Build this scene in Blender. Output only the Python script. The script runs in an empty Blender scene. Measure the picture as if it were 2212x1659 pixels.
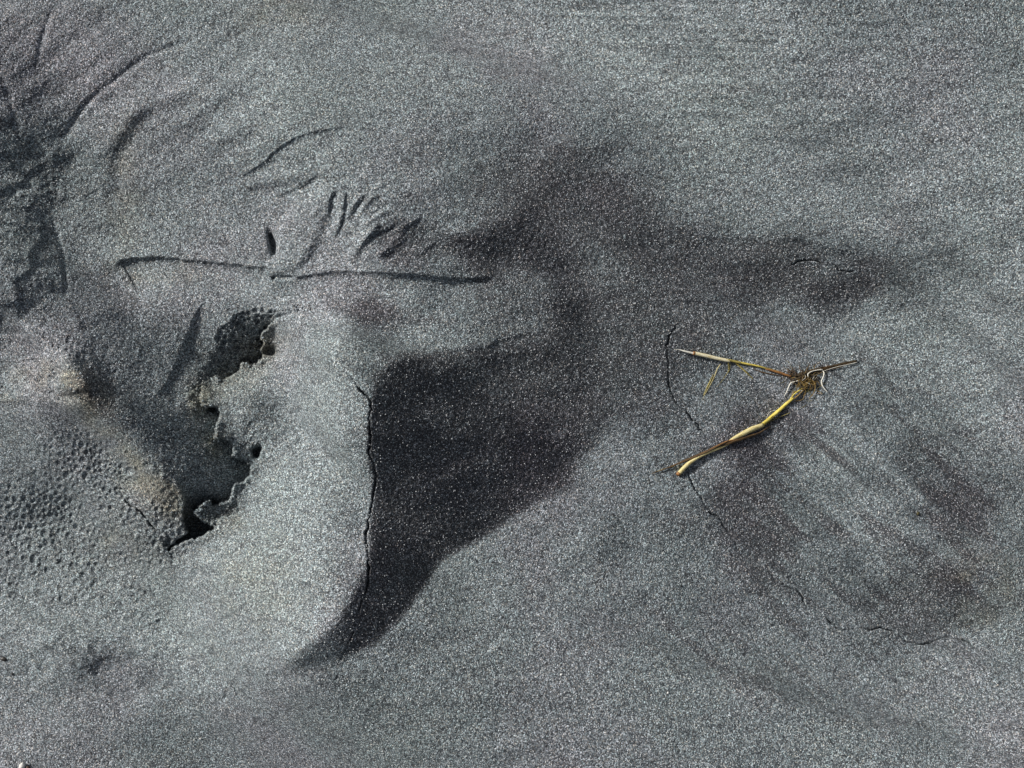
import bpy, math, random
import numpy as np
from mathutils import Vector

rng = np.random.default_rng(7)
random.seed(7)
scene = bpy.context.scene

# ------------------------------------------------------------------ units
# The layout is drafted on a plan 2212 units wide and 1659 deep that lies on the beach;
# one plan unit is S metres, so the plan covers a patch of sand 0.5 m wide.
S = 0.5 / 2212.0
CAM_H = 0.62                       # camera height above mean sand level
CU, CV = 1106.0, 829.5
HREF = CAM_H / S

# ------------------------------------------------------------------ camera
cam_data = bpy.data.cameras.new("camera")
cam = bpy.data.objects.new("camera", cam_data)
scene.collection.objects.link(cam)
cam.location = (0, 0, CAM_H)
cam.rotation_euler = (0, 0, 0)
cam_data.sensor_width = 36.0
cam_data.lens = 36.0 * CAM_H / 0.5
cam_data.clip_start = 0.01
cam_data.clip_end = 200.0
scene.camera = cam

# ------------------------------------------------------------------ light
EL = math.radians(29.0)            # sun height above the sand
PHI = math.radians(30.0)           # sunlight travels right and 30 deg towards the bottom
trav = Vector((math.cos(PHI) * math.cos(EL), -math.sin(PHI) * math.cos(EL), -math.sin(EL)))
sun_data = bpy.data.lights.new("sun", 'SUN')
sun_data.energy = 4.4
sun_data.angle = math.radians(5.0)         # sun through thin haze: soft shadow edges
sun_data.color = (1.0, 0.975, 0.935)
sun = bpy.data.objects.new("sun", sun_data)
sun.rotation_euler = trav.to_track_quat('-Z', 'Y').to_euler()
scene.collection.objects.link(sun)

world = bpy.data.worlds.new("World")
scene.world = world
world.use_nodes = True
wn = world.node_tree
for n in list(wn.nodes):
    wn.nodes.remove(n)
sky = wn.nodes.new('ShaderNodeTexSky')
sky.sky_type = 'NISHITA'
sky.sun_disc = False
sky.sun_elevation = EL
sky.sun_rotation = math.atan2(-math.cos(PHI), math.sin(PHI))
sky.dust_density = 3.0
bg = wn.nodes.new('ShaderNodeBackground')
bg.inputs['Strength'].default_value = 0.06
wo = wn.nodes.new('ShaderNodeOutputWorld')
hz = wn.nodes.new('ShaderNodeHueSaturation')      # thin high haze pales the blue
hz.inputs['Saturation'].default_value = 0.45
wn.links.new(sky.outputs[0], hz.inputs['Color'])
wn.links.new(hz.outputs[0], bg.inputs[0])
wn.links.new(bg.outputs[0], wo.inputs[0])

scene.view_settings.view_transform = 'Standard'
scene.view_settings.look = 'None'
scene.view_settings.gamma = 1.0
scene.view_settings.exposure = 0.0
try:
    scene.view_settings.use_curve_mapping = False
except Exception:
    pass

# ------------------------------------------------------------------ plan grid
STEP = 2.2
U0, U1, V0, V1 = -200.0, 2412.0, -170.0, 1829.0
us = np.arange(U0, U1, STEP)
vs = np.arange(V0, V1, STEP)
NU, NV = len(us), len(vs)
UU, VV = np.meshgrid(us, vs)       # [row v, col u]
UU = UU.astype(np.float32); VV = VV.astype(np.float32)

def T(k, *pts):
    """survey tiles: local survey coordinates -> plan coordinates"""
    ox, oy = {1: (0, 0), 2: (0, 530.9), 3: (0, 995.4), 4: (663.6, 177), 5: (663.6, 840.6), 6: (1327, 442.4), 7: (1327, 995.4)}[k]
    return [(ox + 0.4 * x, oy + 0.4 * y) for x, y in pts]

def smooth_path(pts, n=None, closed=False, sub=6):
    """Catmull-Rom resampling"""
    p = np.array(pts, dtype=float)
    if closed:
        q = np.vstack([p[-1], p, p[0], p[1]])
    else:
        q = np.vstack([2 * p[0] - p[1], p, 2 * p[-1] - p[-2]])
    out = []
    for i in range(1, len(q) - 2):
        a, b, c, d = q[i - 1], q[i], q[i + 1], q[i + 2]
        for t in np.linspace(0, 1, sub, endpoint=False):
            out.append(0.5 * ((2 * b) + (-a + c) * t + (2 * a - 5 * b + 4 * c - d) * t * t + (-a + 3 * b - 3 * c + d) * t ** 3))
    if not closed:
        out.append(q[-2])
    return np.array(out)

def jag(pts, amp, step=7.0):
    """add natural irregularity to a polyline"""
    p = smooth_path(pts, sub=5)
    seg = np.linalg.norm(np.diff(p, axis=0), axis=1)
    L = np.concatenate([[0], np.cumsum(seg)])
    n = max(5, int(L[-1] / step))
    t = np.linspace(0, L[-1], n)
    x = np.interp(t, L, p[:, 0]); y = np.interp(t, L, p[:, 1])
    tx = np.gradient(x); ty = np.gradient(y); l = np.hypot(tx, ty) + 1e-6
    o = rng.normal(0, 1, n) * amp + np.convolve(rng.normal(0, 1, n), np.ones(4) / 4, 'same') * amp
    o[0] = o[-1] = 0
    return np.stack([x - ty / l * o, y + tx / l * o], 1)

def window(p, pad):
    p = np.asarray(p)
    a = max(0, int((p[:, 0].min() - pad - U0) / STEP)); b = min(NU, int((p[:, 0].max() + pad - U0) / STEP) + 2)
    c = max(0, int((p[:, 1].min() - pad - V0) / STEP)); d = min(NV, int((p[:, 1].max() + pad - V0) / STEP) + 2)
    return slice(c, d), slice(a, b)

def path_dist(pts, pad):
    """signed distance (positive on the right-hand side when walking on the plan, v down) and
    parameter 0..1 along the path, inside a window round it"""
    pts = np.asarray(pts, dtype=np.float32)
    w = window(pts, pad)
    X = UU[w]; Y = VV[w]
    best = np.full(X.shape, 1e9, np.float32); sgn = np.ones_like(best); par = np.zeros_like(best)
    seg = np.linalg.norm(np.diff(pts, axis=0), axis=1); tot = seg.sum(); acc = 0.0
    for i in range(len(pts) - 1):
        sw = window(pts[i:i + 2], pad)
        r0 = sw[0].start - w[0].start; r1 = sw[0].stop - w[0].start
        c0 = sw[1].start - w[1].start; c1 = sw[1].stop - w[1].start
        if r1 <= r0 or c1 <= c0:
            acc += seg[i]; continue
        x = X[r0:r1, c0:c1]; y = Y[r0:r1, c0:c1]
        ax, ay = pts[i]; dx, dy = pts[i + 1] - pts[i]
        l2 = dx * dx + dy * dy + 1e-9
        t = np.clip(((x - ax) * dx + (y - ay) * dy) / l2, 0, 1)
        ex = x - ax - t * dx; ey = y - ay - t * dy
        d = np.hypot(ex, ey)
        b = best[r0:r1, c0:c1]; m = d < b
        b[m] = d[m]
        s = np.where(dx * ey - dy * ex > 0, 1.0, -1.0).astype(np.float32)
        sgn[r0:r1, c0:c1][m] = s[m]
        par[r0:r1, c0:c1][m] = ((acc + t * seg[i]) / tot)[m]
        acc += seg[i]
    return w, best, sgn, par

def inside(poly, pad=4):
    poly = np.asarray(poly, dtype=np.float32)
    w = window(poly, pad)
    X = UU[w]; Y = VV[w]
    m = np.zeros(X.shape, bool)
    n = len(poly)
    for i in range(n):
        x1, y1 = poly[i]; x2, y2 = poly[(i + 1) % n]
        if abs(y2 - y1) < 1e-6:
            continue
        c = ((y1 > Y) != (y2 > Y)) & (X < (x2 - x1) * (Y - y1) / (y2 - y1) + x1)
        m ^= c
    return w, m

def full(w, a, fill=0.0):
    o = np.full(UU.shape, fill, np.float32); o[w] = a; return o

KX = np.fft.rfftfreq(NU, STEP).astype(np.float32) * 2 * np.pi
KY = np.fft.fftfreq(NV, STEP).astype(np.float32) * 2 * np.pi
KXX, KYY = np.meshgrid(KX, KY)

def blur(a, s):
    return np.fft.irfft2(np.fft.rfft2(a) * np.exp(-0.5 * s * s * (KXX ** 2 + KYY ** 2)), s=a.shape).astype(np.float32)

def fnoise(l1, l2, ang, seed=0):
    """gaussian-filtered noise, correlation l1 along angle ang (deg, v down), l2 across; unit variance"""
    r = np.random.default_rng(seed + 100).normal(0, 1, UU.shape)
    c, s = math.cos(math.radians(ang)), math.sin(math.radians(ang))
    ka = KXX * c + KYY * s; kb = -KXX * s + KYY * c
    a = np.fft.irfft2(np.fft.rfft2(r) * np.exp(-0.5 * ((ka * l1) ** 2 + (kb * l2) ** 2)), s=UU.shape)
    return (a / a.std()).astype(np.float32)

def sstep(x, a, b):
    t = np.clip((x - a) / (b - a), 0, 1)
    return t * t * (3 - 2 * t)

def blob(u, v, ru, rv, ang=0.0):
    c, s = math.cos(math.radians(ang)), math.sin(math.radians(ang))
    R = 3.2 * max(ru, rv)
    w = window([(u, v)], R)
    x = UU[w] - u; y = VV[w] - v
    a = (x * c + y * s) / ru; b = (-x * s + y * c) / rv
    return w, np.exp(-0.5 * (a * a + b * b))

# ------------------------------------------------------------------ large relief
# Spot brightness readings, taken as how strongly each place of the sand leans to or away from the sun
# (112 = level sand); the relief is the surface that has these slopes.
LEAN = """
-150 -100 112;100 -100 115;600 -100 118;1200 -100 120;1800 -100 115;2350 -100 120;-150 300 100;-150 700 110;-150 1100 108;-150 1500 115
2350 400 122;2350 800 120;2350 1200 112;2350 1600 124;-100 1780 112;500 1780 110;1100 1780 113;1700 1780 115;2300 1780 122
150 50 114;400 50 116;700 50 118;1000 80 124;1300 100 130;1600 80 128;1900 120 114;2130 100 112;40 150 96;60 230 84
250 160 112;450 160 124;600 150 132;800 150 122;1000 220 118;1250 230 118;1450 220 126;1700 250 122;1900 270 118;2120 300 124
60 330 58;110 370 62;20 400 104;60 450 72;160 400 112;300 350 104;400 330 114;480 380 112;200 500 112;330 480 118;430 500 116
560 230 130;700 230 120;600 330 116;680 400 128;800 330 116;900 330 112;1000 330 104;1130 300 96;1080 380 84;1180 380 74;1280 340 82;1400 300 108;1550 330 122;1700 400 122
1250 420 66;1340 460 66;1400 400 92;1500 440 112;950 450 104;1020 440 90;1120 470 44;1000 520 54;1150 530 58;900 530 74;880 560 88;1050 580 74;950 600 96
1230 500 82;1300 560 88;1280 640 82;1340 640 80;1400 560 72;1480 520 72;1450 620 80;1560 500 92;1600 560 72;1700 560 78;1800 560 92;1640 620 66;1750 620 66
1850 600 64;1810 640 56;1930 590 76;2000 570 104;1950 640 108;2100 560 122;2000 450 124;1850 470 122;2150 400 122;1600 440 122
1700 690 108;1600 690 92;1500 690 76;1850 720 124;2000 720 124;2130 700 130;1550 760 86;1650 790 104;1420 730 74;1450 850 86;1400 900 88;1550 860 106;1700 900 104
2000 800 122;1860 830 110;1900 880 92;1980 900 106;2120 850 126;2150 950 124;2050 970 96;1990 980 70;2040 1040 64;2100 1090 62;2130 1040 92;2170 1150 98
1800 980 118;1700 960 84;1620 930 60;1750 1050 108;1850 1050 116;1930 1100 112;1650 1060 74;1600 1120 76;1680 1160 72;1780 1150 98;1900 1180 108;2000 1170 96
1500 1000 98;1430 1030 108;1350 980 112;1300 1040 120;1250 1100 118;1350 1120 106;1420 1140 94;1450 1060 108;1400 1200 114;1500 1180 98;1560 1220 100;1330 1170 88
1650 1250 92;1750 1270 102;1850 1270 88;1950 1290 76;2050 1290 64;2130 1280 92;2190 1300 106;1600 1320 102;1700 1340 100;1800 1360 108
1900 1350 94;2000 1330 92;1250 1200 118;1150 1200 116;1100 1280 116;1200 1330 114;1350 1320 108;1480 1330 106;1450 1430 110;1250 1450 114;1050 1400 110;950 1400 108
1650 1440 108;1850 1440 114;2050 1430 120;2180 1440 122;2150 1560 126;1950 1560 118;1750 1560 112;1550 1560 112;1300 1560 114;1100 1550 112;900 1520 110;750 1520 104
40 500 100;60 560 98;110 560 80;110 620 76;60 640 82;20 600 98;20 680 78;60 720 122;90 760 124;150 690 108;200 620 100
230 700 88;280 760 84;250 560 112;330 610 134;430 610 124;520 640 130;640 610 122;760 620 124;860 640 122;980 640 112;1100 650 92
380 700 102;300 850 84;330 920 86;400 800 88;420 860 92;250 870 92;450 720 108;470 670 124;560 655 134;650 690 172;700 720 164;640 770 166;560 800 150
780 665 60;840 680 66;720 670 118;880 710 108;980 700 104;760 760 122;830 740 96;800 800 92;740 840 144;680 850 152;600 830 136;500 830 142;500 880 118;560 880 100;590 920 104
1050 720 92;1130 700 90;1220 600 58;1240 680 50;1230 760 48;1200 820 66;1150 760 66;1300 760 78;1280 860 68;1340 830 78;900 770 56;1000 790 50;1100 800 54
850 850 48;900 900 50;1000 900 60;1100 900 62;1200 900 56;1250 950 66;850 950 50;950 1000 52;1050 1020 44;1150 1010 46;1230 1000 54;1180 1060 46;1000 1100 44;1100 1100 46
870 1050 58;850 1150 52;930 1170 44;850 1250 44;900 1250 46;800 1320 46;850 1350 44;760 1370 50;700 1410 60;640 1440 74
650 900 142;720 920 148;760 870 128;770 960 110;700 1000 142;740 1060 128;770 1120 112;620 980 138;560 960 118;640 1060 150;560 1050 148;620 1130 154;700 1150 140;740 1200 132
760 1250 110;700 1260 138;600 1220 152;520 1180 146;560 1300 166;640 1310 162;690 1330 140;600 1390 160;520 1400 158;430 1330 156;460 1250 150;380 1260 136
60 830 150;100 800 186;140 835 190;120 880 100;150 910 62;90 900 108;30 860 118;200 850 52;180 810 56;220 910 92;60 970 116;130 980 100;30 1080 108;90 1080 86;170 1000 92
200 1060 124;270 1020 120;310 1040 134;370 1090 108;130 1150 122;240 1150 124;320 1150 112;60 1200 120;160 1250 126;280 1230 128;80 1330 130;200 1350 134;320 1370 132;380 1110 86
290 1350 128;60 1420 122;220 1440 84;180 1430 100;280 1450 110;340 1440 124;420 1430 142;130 1500 116;300 1500 120;420 1500 130;520 1470 136;500 1530 116;600 1500 112
60 1600 122;200 1600 112;350 1570 98;450 1580 100;600 1590 106;750 1620 110;250 1660 112;650 1200 148;600 1440 130
420 930 76;450 1000 72;520 690 62;500 740 56;540 755 58;470 780 60;560 715 66;510 1010 58;490 980 60;485 1060 58;440 880 62;462 920 62;380 980 74;340 1000 82;400 1050 64;460 1050 66;500 950 92
"""
samp = np.array([[float(q) for q in e.split()] for l in LEAN.strip().splitlines() for e in l.split(';')])
def srgb2lin(c):
    c = np.asarray(c, dtype=float) / 255.0
    return np.where(c < 0.04045, c / 12.92, ((c + 0.055) / 1.055) ** 2.4)

def lean_map(samp, fac, smax):
    cs = 12.0
    cu = np.arange(U0, U1 + cs, cs); cv = np.arange(V0, V1 + cs, cs)
    X, Y = np.meshgrid(cu, cv)
    num = np.zeros_like(X); den = np.zeros_like(X)
    d = np.sqrt(((samp[:, None, :2] - samp[None, :, :2]) ** 2).sum(-1)); d.sort(axis=1)
    sig = np.clip(fac * d[:, 1:4].mean(1), 16, smax)
    val = srgb2lin(samp[:, 2])
    for (u, v, _), s, l in zip(samp, sig, val):
        q = ((X - u) ** 2 + (Y - v) ** 2)
        w = np.exp(-0.5 * q / (s * s)) / s + 1e-5 * np.exp(-0.5 * q / (150.0 ** 2))
        num += w * l; den += w
    m = num / np.maximum(den, 1e-12)
    # bilinear to the fine grid
    fu = (us - U0) / cs; fv = (vs - V0) / cs
    iu = fu.astype(int); iv = fv.astype(int); au = fu - iu; av = (fv - iv)[:, None]
    A = m[iv][:, iu] * (1 - au) + m[iv][:, iu + 1] * au
    B = m[iv + 1][:, iu] * (1 - au) + m[iv + 1][:, iu + 1] * au
    return (A * (1 - av) + B * av).astype(np.float32)

# crisp terminators of the big mound
mound = smooth_path([(1150, 445), (1090, 480), (1010, 510), (950, 520), (1000, 545), (1080, 560), (1170, 575), (1190, 640), (1195, 720), (1130, 735), (1060, 752),
                     (960, 762), (880, 768), (830, 800), (800, 860), (790, 960), (800, 1050), (800, 1150), (788, 1230), (750, 1300), (700, 1370), (620, 1440),
                     (650, 1448), (720, 1430), (790, 1400), (850, 1350), (900, 1290), (950, 1215), (1040, 1165), (1120, 1110), (1180, 1075), (1260, 1045),
                     (1240, 1020), (1290, 960), (1310, 880), (1290, 800), (1275, 720), (1265, 640), (1230, 560), (1190, 490)], closed=True, sub=4)
wm, mm = inside(mound)
msk = full(wm, mm.astype(np.float32))
soft = blur(msk, 10.0)
wide = blur(msk, 24.0)
soft = soft + (wide - soft) * sstep(UU, 1000, 1250)       # the edge is blurred towards the right
def in_mound(q):
    return msk[int(np.clip((q[1] - V0) / STEP, 0, NV - 1)), int(np.clip((q[0] - U0) / STEP, 0, NU - 1))] > 0.5
flags = np.array([in_mound(q) for q in samp])
L_out = blur(lean_map(samp[~flags], 0.43, 120), 6.0)
L_in = blur(lean_map(samp[flags], 0.55, 120), 10.0)
L = L_out * (1 - soft) + np.minimum(L_in, L_out * 1.2) * soft

AMB = 0.022
L0 = float(srgb2lin(112))
# Streaks and fields of black heavy-mineral sand on the right-hand flank and beyond, with some of the shade there put into the colour;
# share of dark grains 0..1, on the right taken from the brightness readings
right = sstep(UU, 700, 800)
DM_SHADE = right * (1 - sstep(L / L0, 0.30, 0.85)) * np.clip(0.88 + 0.10 * fnoise(30, 14, 40, 51), 0, 1)  # follows low brightness, so part of the shading goes into the sand colour
DM_SHADE += 0.8 * full(*blob(198, 842, 36, 26, 35)) + 0.35 * full(*blob(235, 900, 30, 14, 45))
DM_SHADE += 0.65 * full(*blob(785, 668, 50, 14, 4)) + 0.4 * full(*blob(900, 690, 60, 10, 6))
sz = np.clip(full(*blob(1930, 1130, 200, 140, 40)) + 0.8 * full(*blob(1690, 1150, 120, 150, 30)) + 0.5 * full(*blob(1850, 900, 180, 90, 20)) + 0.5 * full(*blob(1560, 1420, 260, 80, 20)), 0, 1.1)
DM_SHADE += sz * 0.42 * np.clip(fnoise(90, 9, 42, 52) * 0.8 + fnoise(30, 5, 40, 53) * 0.6, -0.8, 2)
DM_SHADE += 0.10 * full(*blob(1600, 600, 240, 70, -5)) * fnoise(70, 4, -3, 54)
DM_SHADE += 0.06 * np.clip(fnoise(90, 5, 3, 55), -1, 2) * sstep(-VV, -420, -150) * sstep(UU, 500, 900)
DM_SHADE += 0.05 * fnoise(35, 12, -10, 56) + 0.09 * fnoise(6, 3, -10, 57)
DM_SHADE = np.clip(DM_SHADE, 0, 0.95).astype(np.float32)
GR = np.array([[0, .038], [.22, .083], [.5, .178], [.78, .318], [.93, .523], [1, .83]])
tt = np.linspace(0, 1, 400)
tab = np.array([np.interp(tt ** (1 + 2.6 * d), GR[:, 0], GR[:, 1]).mean() for d in np.linspace(0, 1, 21)])
ALB = np.interp(blur(DM_SHADE, 14.0), np.linspace(0, 1, 21), tab / tab[0]).astype(np.float32)
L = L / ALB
R = np.clip((L - AMB) / (L0 - AMB), -0.12, 2.05)
theta = np.arcsin(np.clip(R * math.sin(EL), -1, 0.995)) - EL
slope = np.tan(theta).astype(np.float32)
edge = (sstep(UU, U0, U0 + 150) * sstep(-UU, -U1, -U1 + 150) * sstep(VV, V0, V0 + 130) * sstep(-VV, -V1, -V1 + 130)).astype(np.float32)
slope = (slope - slope.mean()) * edge
cph, sph = math.cos(PHI), math.sin(PHI)
KL = KXX * cph + KYY * sph; KT = -KXX * sph + KYY * cph
LAM = 0.09
den = KL ** 2 + LAM * KT ** 2 + (2 * np.pi / 9000.0) ** 2
def integrate(sl):
    return np.fft.irfft2(np.fft.rfft2(sl) * (-1j * KL) / den, s=UU.shape).astype(np.float32)
def sunlit(h):
    gy, gx = np.gradient(h, STEP)
    n = (math.sin(EL) + math.cos(EL) * (gx * cph + gy * sph)) / np.sqrt(1 + gx * gx + gy * gy)
    vis = np.full(h.shape, 9.0, np.float32)
    s_ = 6.0
    while s_ < 420:
        di, dj = int(round(s_ * sph / STEP)), int(round(s_ * cph / STEP))
        d = math.hypot(di, dj) * STEP
        q = np.roll(h, (di, dj), (0, 1))
        vis = np.minimum(vis, EL - np.arctan((q - h) / d))
        s_ *= 1.25
    return np.clip(n, 0, None) / math.sin(EL) * sstep(vis, -0.03, 0.03)
R = 1 + (R - 1) * 1.06
Rt = np.clip(R, 0.30 + 0.14 * (1 - sstep(UU, 250, 500)), 2.05)
H = integrate(slope)
for it in range(14):
    Rs = sunlit(H)
    er = Rt - Rs
    slope = np.clip(slope + 0.5 * blur(er, 4.0) * math.tan(EL) * edge, -0.50, 1.5)
    slope -= slope.mean() * edge / edge.mean() * 0.7
    H = integrate(slope)

# ------------------------------------------------------------------ the broken hollow
crust = T(2, (1690, 325), (1640, 335), (1600, 330), (1560, 372), (1500, 400), (1440, 440), (1405, 485), (1420, 520), (1408, 560), (1418, 595), (1385, 632), (1335, 635), (1305, 622), (1290, 680),
          (1240, 705), (1195, 716), (1165, 698), (1120, 722), (1088, 735), (1083, 800), (1093, 868), (1130, 875), (1172, 882), (1185, 920), (1165, 980), (1158, 1040), (1175, 1050), (1205, 1042),
          (1245, 1070), (1262, 1115), (1254, 1135), (1310, 1155), (1350, 1190), (1342, 1240), (1310, 1270), (1258, 1290), (1250, 1350), (1212, 1384), (1150, 1388), (1115, 1375), (1047, 1440),
          (1100, 1490), (1150, 1512), (1152, 1530), (1105, 1558), (1060, 1580), (1015, 1582), (965, 1600), (935, 1625), (903, 1650))
bank = T(2, (903, 1650), (915, 1625), (940, 1605), (960, 1585), (1020, 1550), (1003, 1520), (990, 1440), (1000, 1380), (985, 1330), (960, 1270), (880, 1230), (800, 1172), (740, 1120), (640, 980), (560, 850))
upper = T(2, (560, 850), (760, 860), (900, 830), (1000, 780), (1070, 720), (1110, 660), (1165, 570), (1172, 500), (1180, 450), (1230, 420), (1265, 385), (1310, 358), (1400, 346), (1500, 350), (1570, 340), (1690, 325))
cr = jag(crust, 1.3, 3.0)
poly = np.vstack([cr, smooth_path(bank, sub=3), smooth_path(upper, sub=3)])
wh, mh = inside(poly)
mh = full(wh, mh.astype(np.float32))
wc, dc, sc, tc = path_dist(cr, 260)
dcr = full(wc, dc, 400.0)
par = full(wc, tc)
wb, db, _, _ = path_dist(smooth_path(bank[-5:] + upper[:5], sub=3), 200)
dopen = full(wb, db, 400.0)
depth = 38.0 * np.exp(-(dcr / 110.0) ** 1.2)
depth = depth * sstep(dopen, 0, 90)
wu, du, _, _ = path_dist(smooth_path(upper[3:], sub=4), 160)
dup_ = full(wu, du, 400.0)
# the honeycombed bank: an even slope from its upper edge down to the torn crust
depth = np.minimum(depth, 3.0 + 0.42 * dup_ + 200 * sstep(VV, 830, 900))
# deepest at the foot of the hollow
w_, b_ = blob(436, 1128, 34, 32, 0); dd = np.zeros_like(depth); dd[w_] = 62 * b_
# honeycomb part is shallower at its thin upper end
shal = 1.0
dep = (depth * shal + dd) * blur(mh, 1.2) * 1.0
H -= dep
# crust lip curls up slightly
lip = (1 - mh) * np.exp(-(dcr / 9.0) ** 2) * 1.2 * sstep(1 - par, 0.0, 0.06) * sstep(par, 0.0, 0.05)
H += lip
# settle the broad slopes again now that the hollow is in (fine relief is left alone)
wt = 1 - np.exp(-(dcr / 22.0) ** 2)
for it in range(10):
    er = np.clip(Rt - sunlit(H), -1.2, 1.2) * wt
    H += integrate(0.35 * blur(er, 12.0) * math.tan(EL) * edge)

# ------------------------------------------------------------------ medium relief
left_rough = full(*blob(20, 420, 90, 70)) * 1.0
left_rough += full(*blob(40, 620, 70, 90)) * 0.8 + full(*blob(110, 830, 90, 60)) * 1.0
H += 2.2 * np.clip(left_rough, 0, 1.2) * fnoise(26, 7, 15, 1)
H += 0.9 * np.clip(left_rough, 0, 1.2) * fnoise(9, 4, 20, 2)
H += 1.2 * fnoise(60, 22, -12, 3) + 0.6 * fnoise(26, 12, -8, 4)
H += 1.1 * fnoise(120, 10, -38, 64) * sstep(-UU, -800, -500) * sstep(-VV, -420, -300)
H += 0.45 * fnoise(70, 4.0, 2, 5) * sstep(-VV, -420, -200) * sstep(UU, 900, 1300)
crusty = (1 - sstep(UU, 450, 760)) * sstep(VV, 900, 1100) * (1 - 0.8 * sstep(VV, 1450, 1560)) + 0.8 * full(*blob(60, 760, 120, 80)) + 0.8 * full(*blob(480, 1020, 120, 160)) * (1 - mh)
H += np.clip(crusty, 0, 1) * (0.75 * fnoise(5.5, 5.5, 0, 60) + 0.7 * fnoise(14, 9, 10, 61) + 1.3 * fnoise(34, 22, -20, 62))
H += 0.5 * fnoise(8, 4, -35, 63) * np.clip(full(*blob(760, 470, 150, 90)) + full(*blob(100, 400, 120, 80)), 0, 1)
zone = np.clip(full(*blob(1930, 1120, 190, 130, 40)) + 0.8 * full(*blob(1700, 1180, 120, 150, 30)) + 0.5 * full(*blob(1850, 900, 180, 90, 20)), 0, 1.1)
H += zone * (4.2 * fnoise(130, 16, 42, 6) + 0.8 * fnoise(50, 5, 40, 7))
zone2 = np.clip(full(*blob(1560, 600, 170, 60, -5)), 0, 1)
H += zone2 * (0.9 * fnoise(80, 6, -3, 8))
zone3 = full(*blob(690, 1040, 90, 50, -5))
H += zone3 * (1.6 * fnoise(60, 9, -6, 9))
zone4 = full(*blob(640, 1200, 150, 160))
H += zone4 * 1.0 * fnoise(45, 12, 50, 10)
H += 0.9 * full(*blob(1010, 730, 130, 45)) * fnoise(22, 8, -10, 11)

def groove(pts, depth, width, taper=0.12, jit=0.0, lip=0.0):
    p = jag(pts, jit) if jit > 0 else smooth_path(pts)
    w, d, s, t = path_dist(p, width * 4 + 6)
    k = sstep(t, 0, taper) * sstep(1 - t, 0, taper) if taper > 0 else 1.0
    H[w] -= (depth * k * np.exp(-(d / width) ** 2)).astype(np.float32)
    if lip:
        H[w] += (lip * k * np.exp(-((d - 2.0 * width) / (1.1 * width)) ** 2)).astype(np.float32)

def fold(pts, drop, w_sharp, w_soft, taper=0.2, side=1, jit=0.0):
    """step: crest on the line, abrupt drop on the 'side' of the line that heals over w_soft,
    gentle rise on the other side over w_soft"""
    p = jag(pts, jit) if jit > 0 else smooth_path(pts)
    w, d, s, t = path_dist(p, w_soft * 5)
    sd = d * s * side
    k = sstep(t, 0, taper) * sstep(1 - t, 0, taper) if taper > 0 else 1.0
    x = np.clip(sd, 0, None); y = np.clip(-sd, 0, None)
    top = 0.55 * drop
    fall = 0.38 * (1 - np.exp(-x / w_sharp)) + 0.62 * (1 - np.exp(-x / (0.45 * w_soft)))
    low = top - drop * 1.25 * fall
    low = low * np.exp(-(x / (2.0 * w_soft)) ** 2)
    cr = np.where(sd > 0, low, top * np.exp(-(y / (1.2 * w_soft)) ** 1.5))
    H[w] += (k * cr).astype(np.float32)

def ridge(pts, height, w_lit, w_dark, taper=0.25, side=1):
    p = smooth_path(pts)
    w, d, s, t = path_dist(p, max(w_lit, w_dark) * 3.2)
    sd = d * s * side
    k = sstep(t, 0, taper) * sstep(1 - t, 0, taper)
    H[w] += (height * k * np.exp(-(d / np.where(sd > 0, w_dark, w_lit)) ** 2)).astype(np.float32)

# long creases (side=1: right-hand side when walking the list; v points down)
fold(T(1, (610, 1445), (650, 1402), (750, 1390), (830, 1385), (1000, 1400), (1200, 1420), (1455, 1442)), 12, 3.0, 26, 0.08, 1, 0.8)
fold(T(1, (1490, 1480), (1560, 1497), (1700, 1478), (1850, 1465), (2212, 1478)) + T(4, (800, 1058), (1050, 1050)), 10, 3.5, 26, 0.10, 1, 0.6)
fold(T(1, (305, 850), (340, 770), (400, 650), (500, 530), (600, 450), (750, 335), (900, 262), (1150, 190)), -0.1, 3, 10, 0.1, 1)
groove(T(1, (305, 850), (340, 770), (400, 650), (500, 530), (600, 450), (750, 335), (900, 262), (1150, 190)), 4.6, 7.5, 0.25, 0.4)
groove(T(1, (195, 380), (215, 260), (240, 170), (310, -20)), 3.2, 7, 0.3)
groove(T(1, (130, 830), (60, 560), (20, 440), (-60, 300)), 2.0, 8, 0.3)
groove(T(1, (290, 850), (200, 770), (110, 700), (0, 620)), 3.0, 9, 0.2)
groove(T(1, (280, 870), (190, 850), (80, 850), (-40, 830)), 3.0, 12, 0.2)
groove(T(1, (290, 900), (200, 930), (100, 1030), (0, 1050)), 3.4, 10, 0.2, 1.0)
ridge(T(1, (600, 760), (700, 620), (850, 530), (1000, 492), (1200, 490), (1400, 470)), 7.5, 30, 20, 0.25, 1)
groove(T(1, (630, 1180), (640, 1000), (650, 850), (720, 720), (820, 620), (960, 540)), 6.0, 20, 0.25)
fold(T(1, (1270, 972), (1400, 890), (1500, 800), (1620, 730), (1750, 700), (1900, 680)), 5.5, 3.0, 16, 0.15, 1, 0.5)
fold(T(1, (1450, 640), (1350, 700), (1310, 780)), 2.0, 5, 12, 0.25, -1)
ridge(T(1, (1250, 1020), (1400, 985), (1550, 955), (1700, 935)), 6.5, 13, 13, 0.25, 1)
groove(T(1, (1480, 1070), (1600, 1035), (1700, 975), (1745, 945)), 4.0, 6, 0.2)
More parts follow.
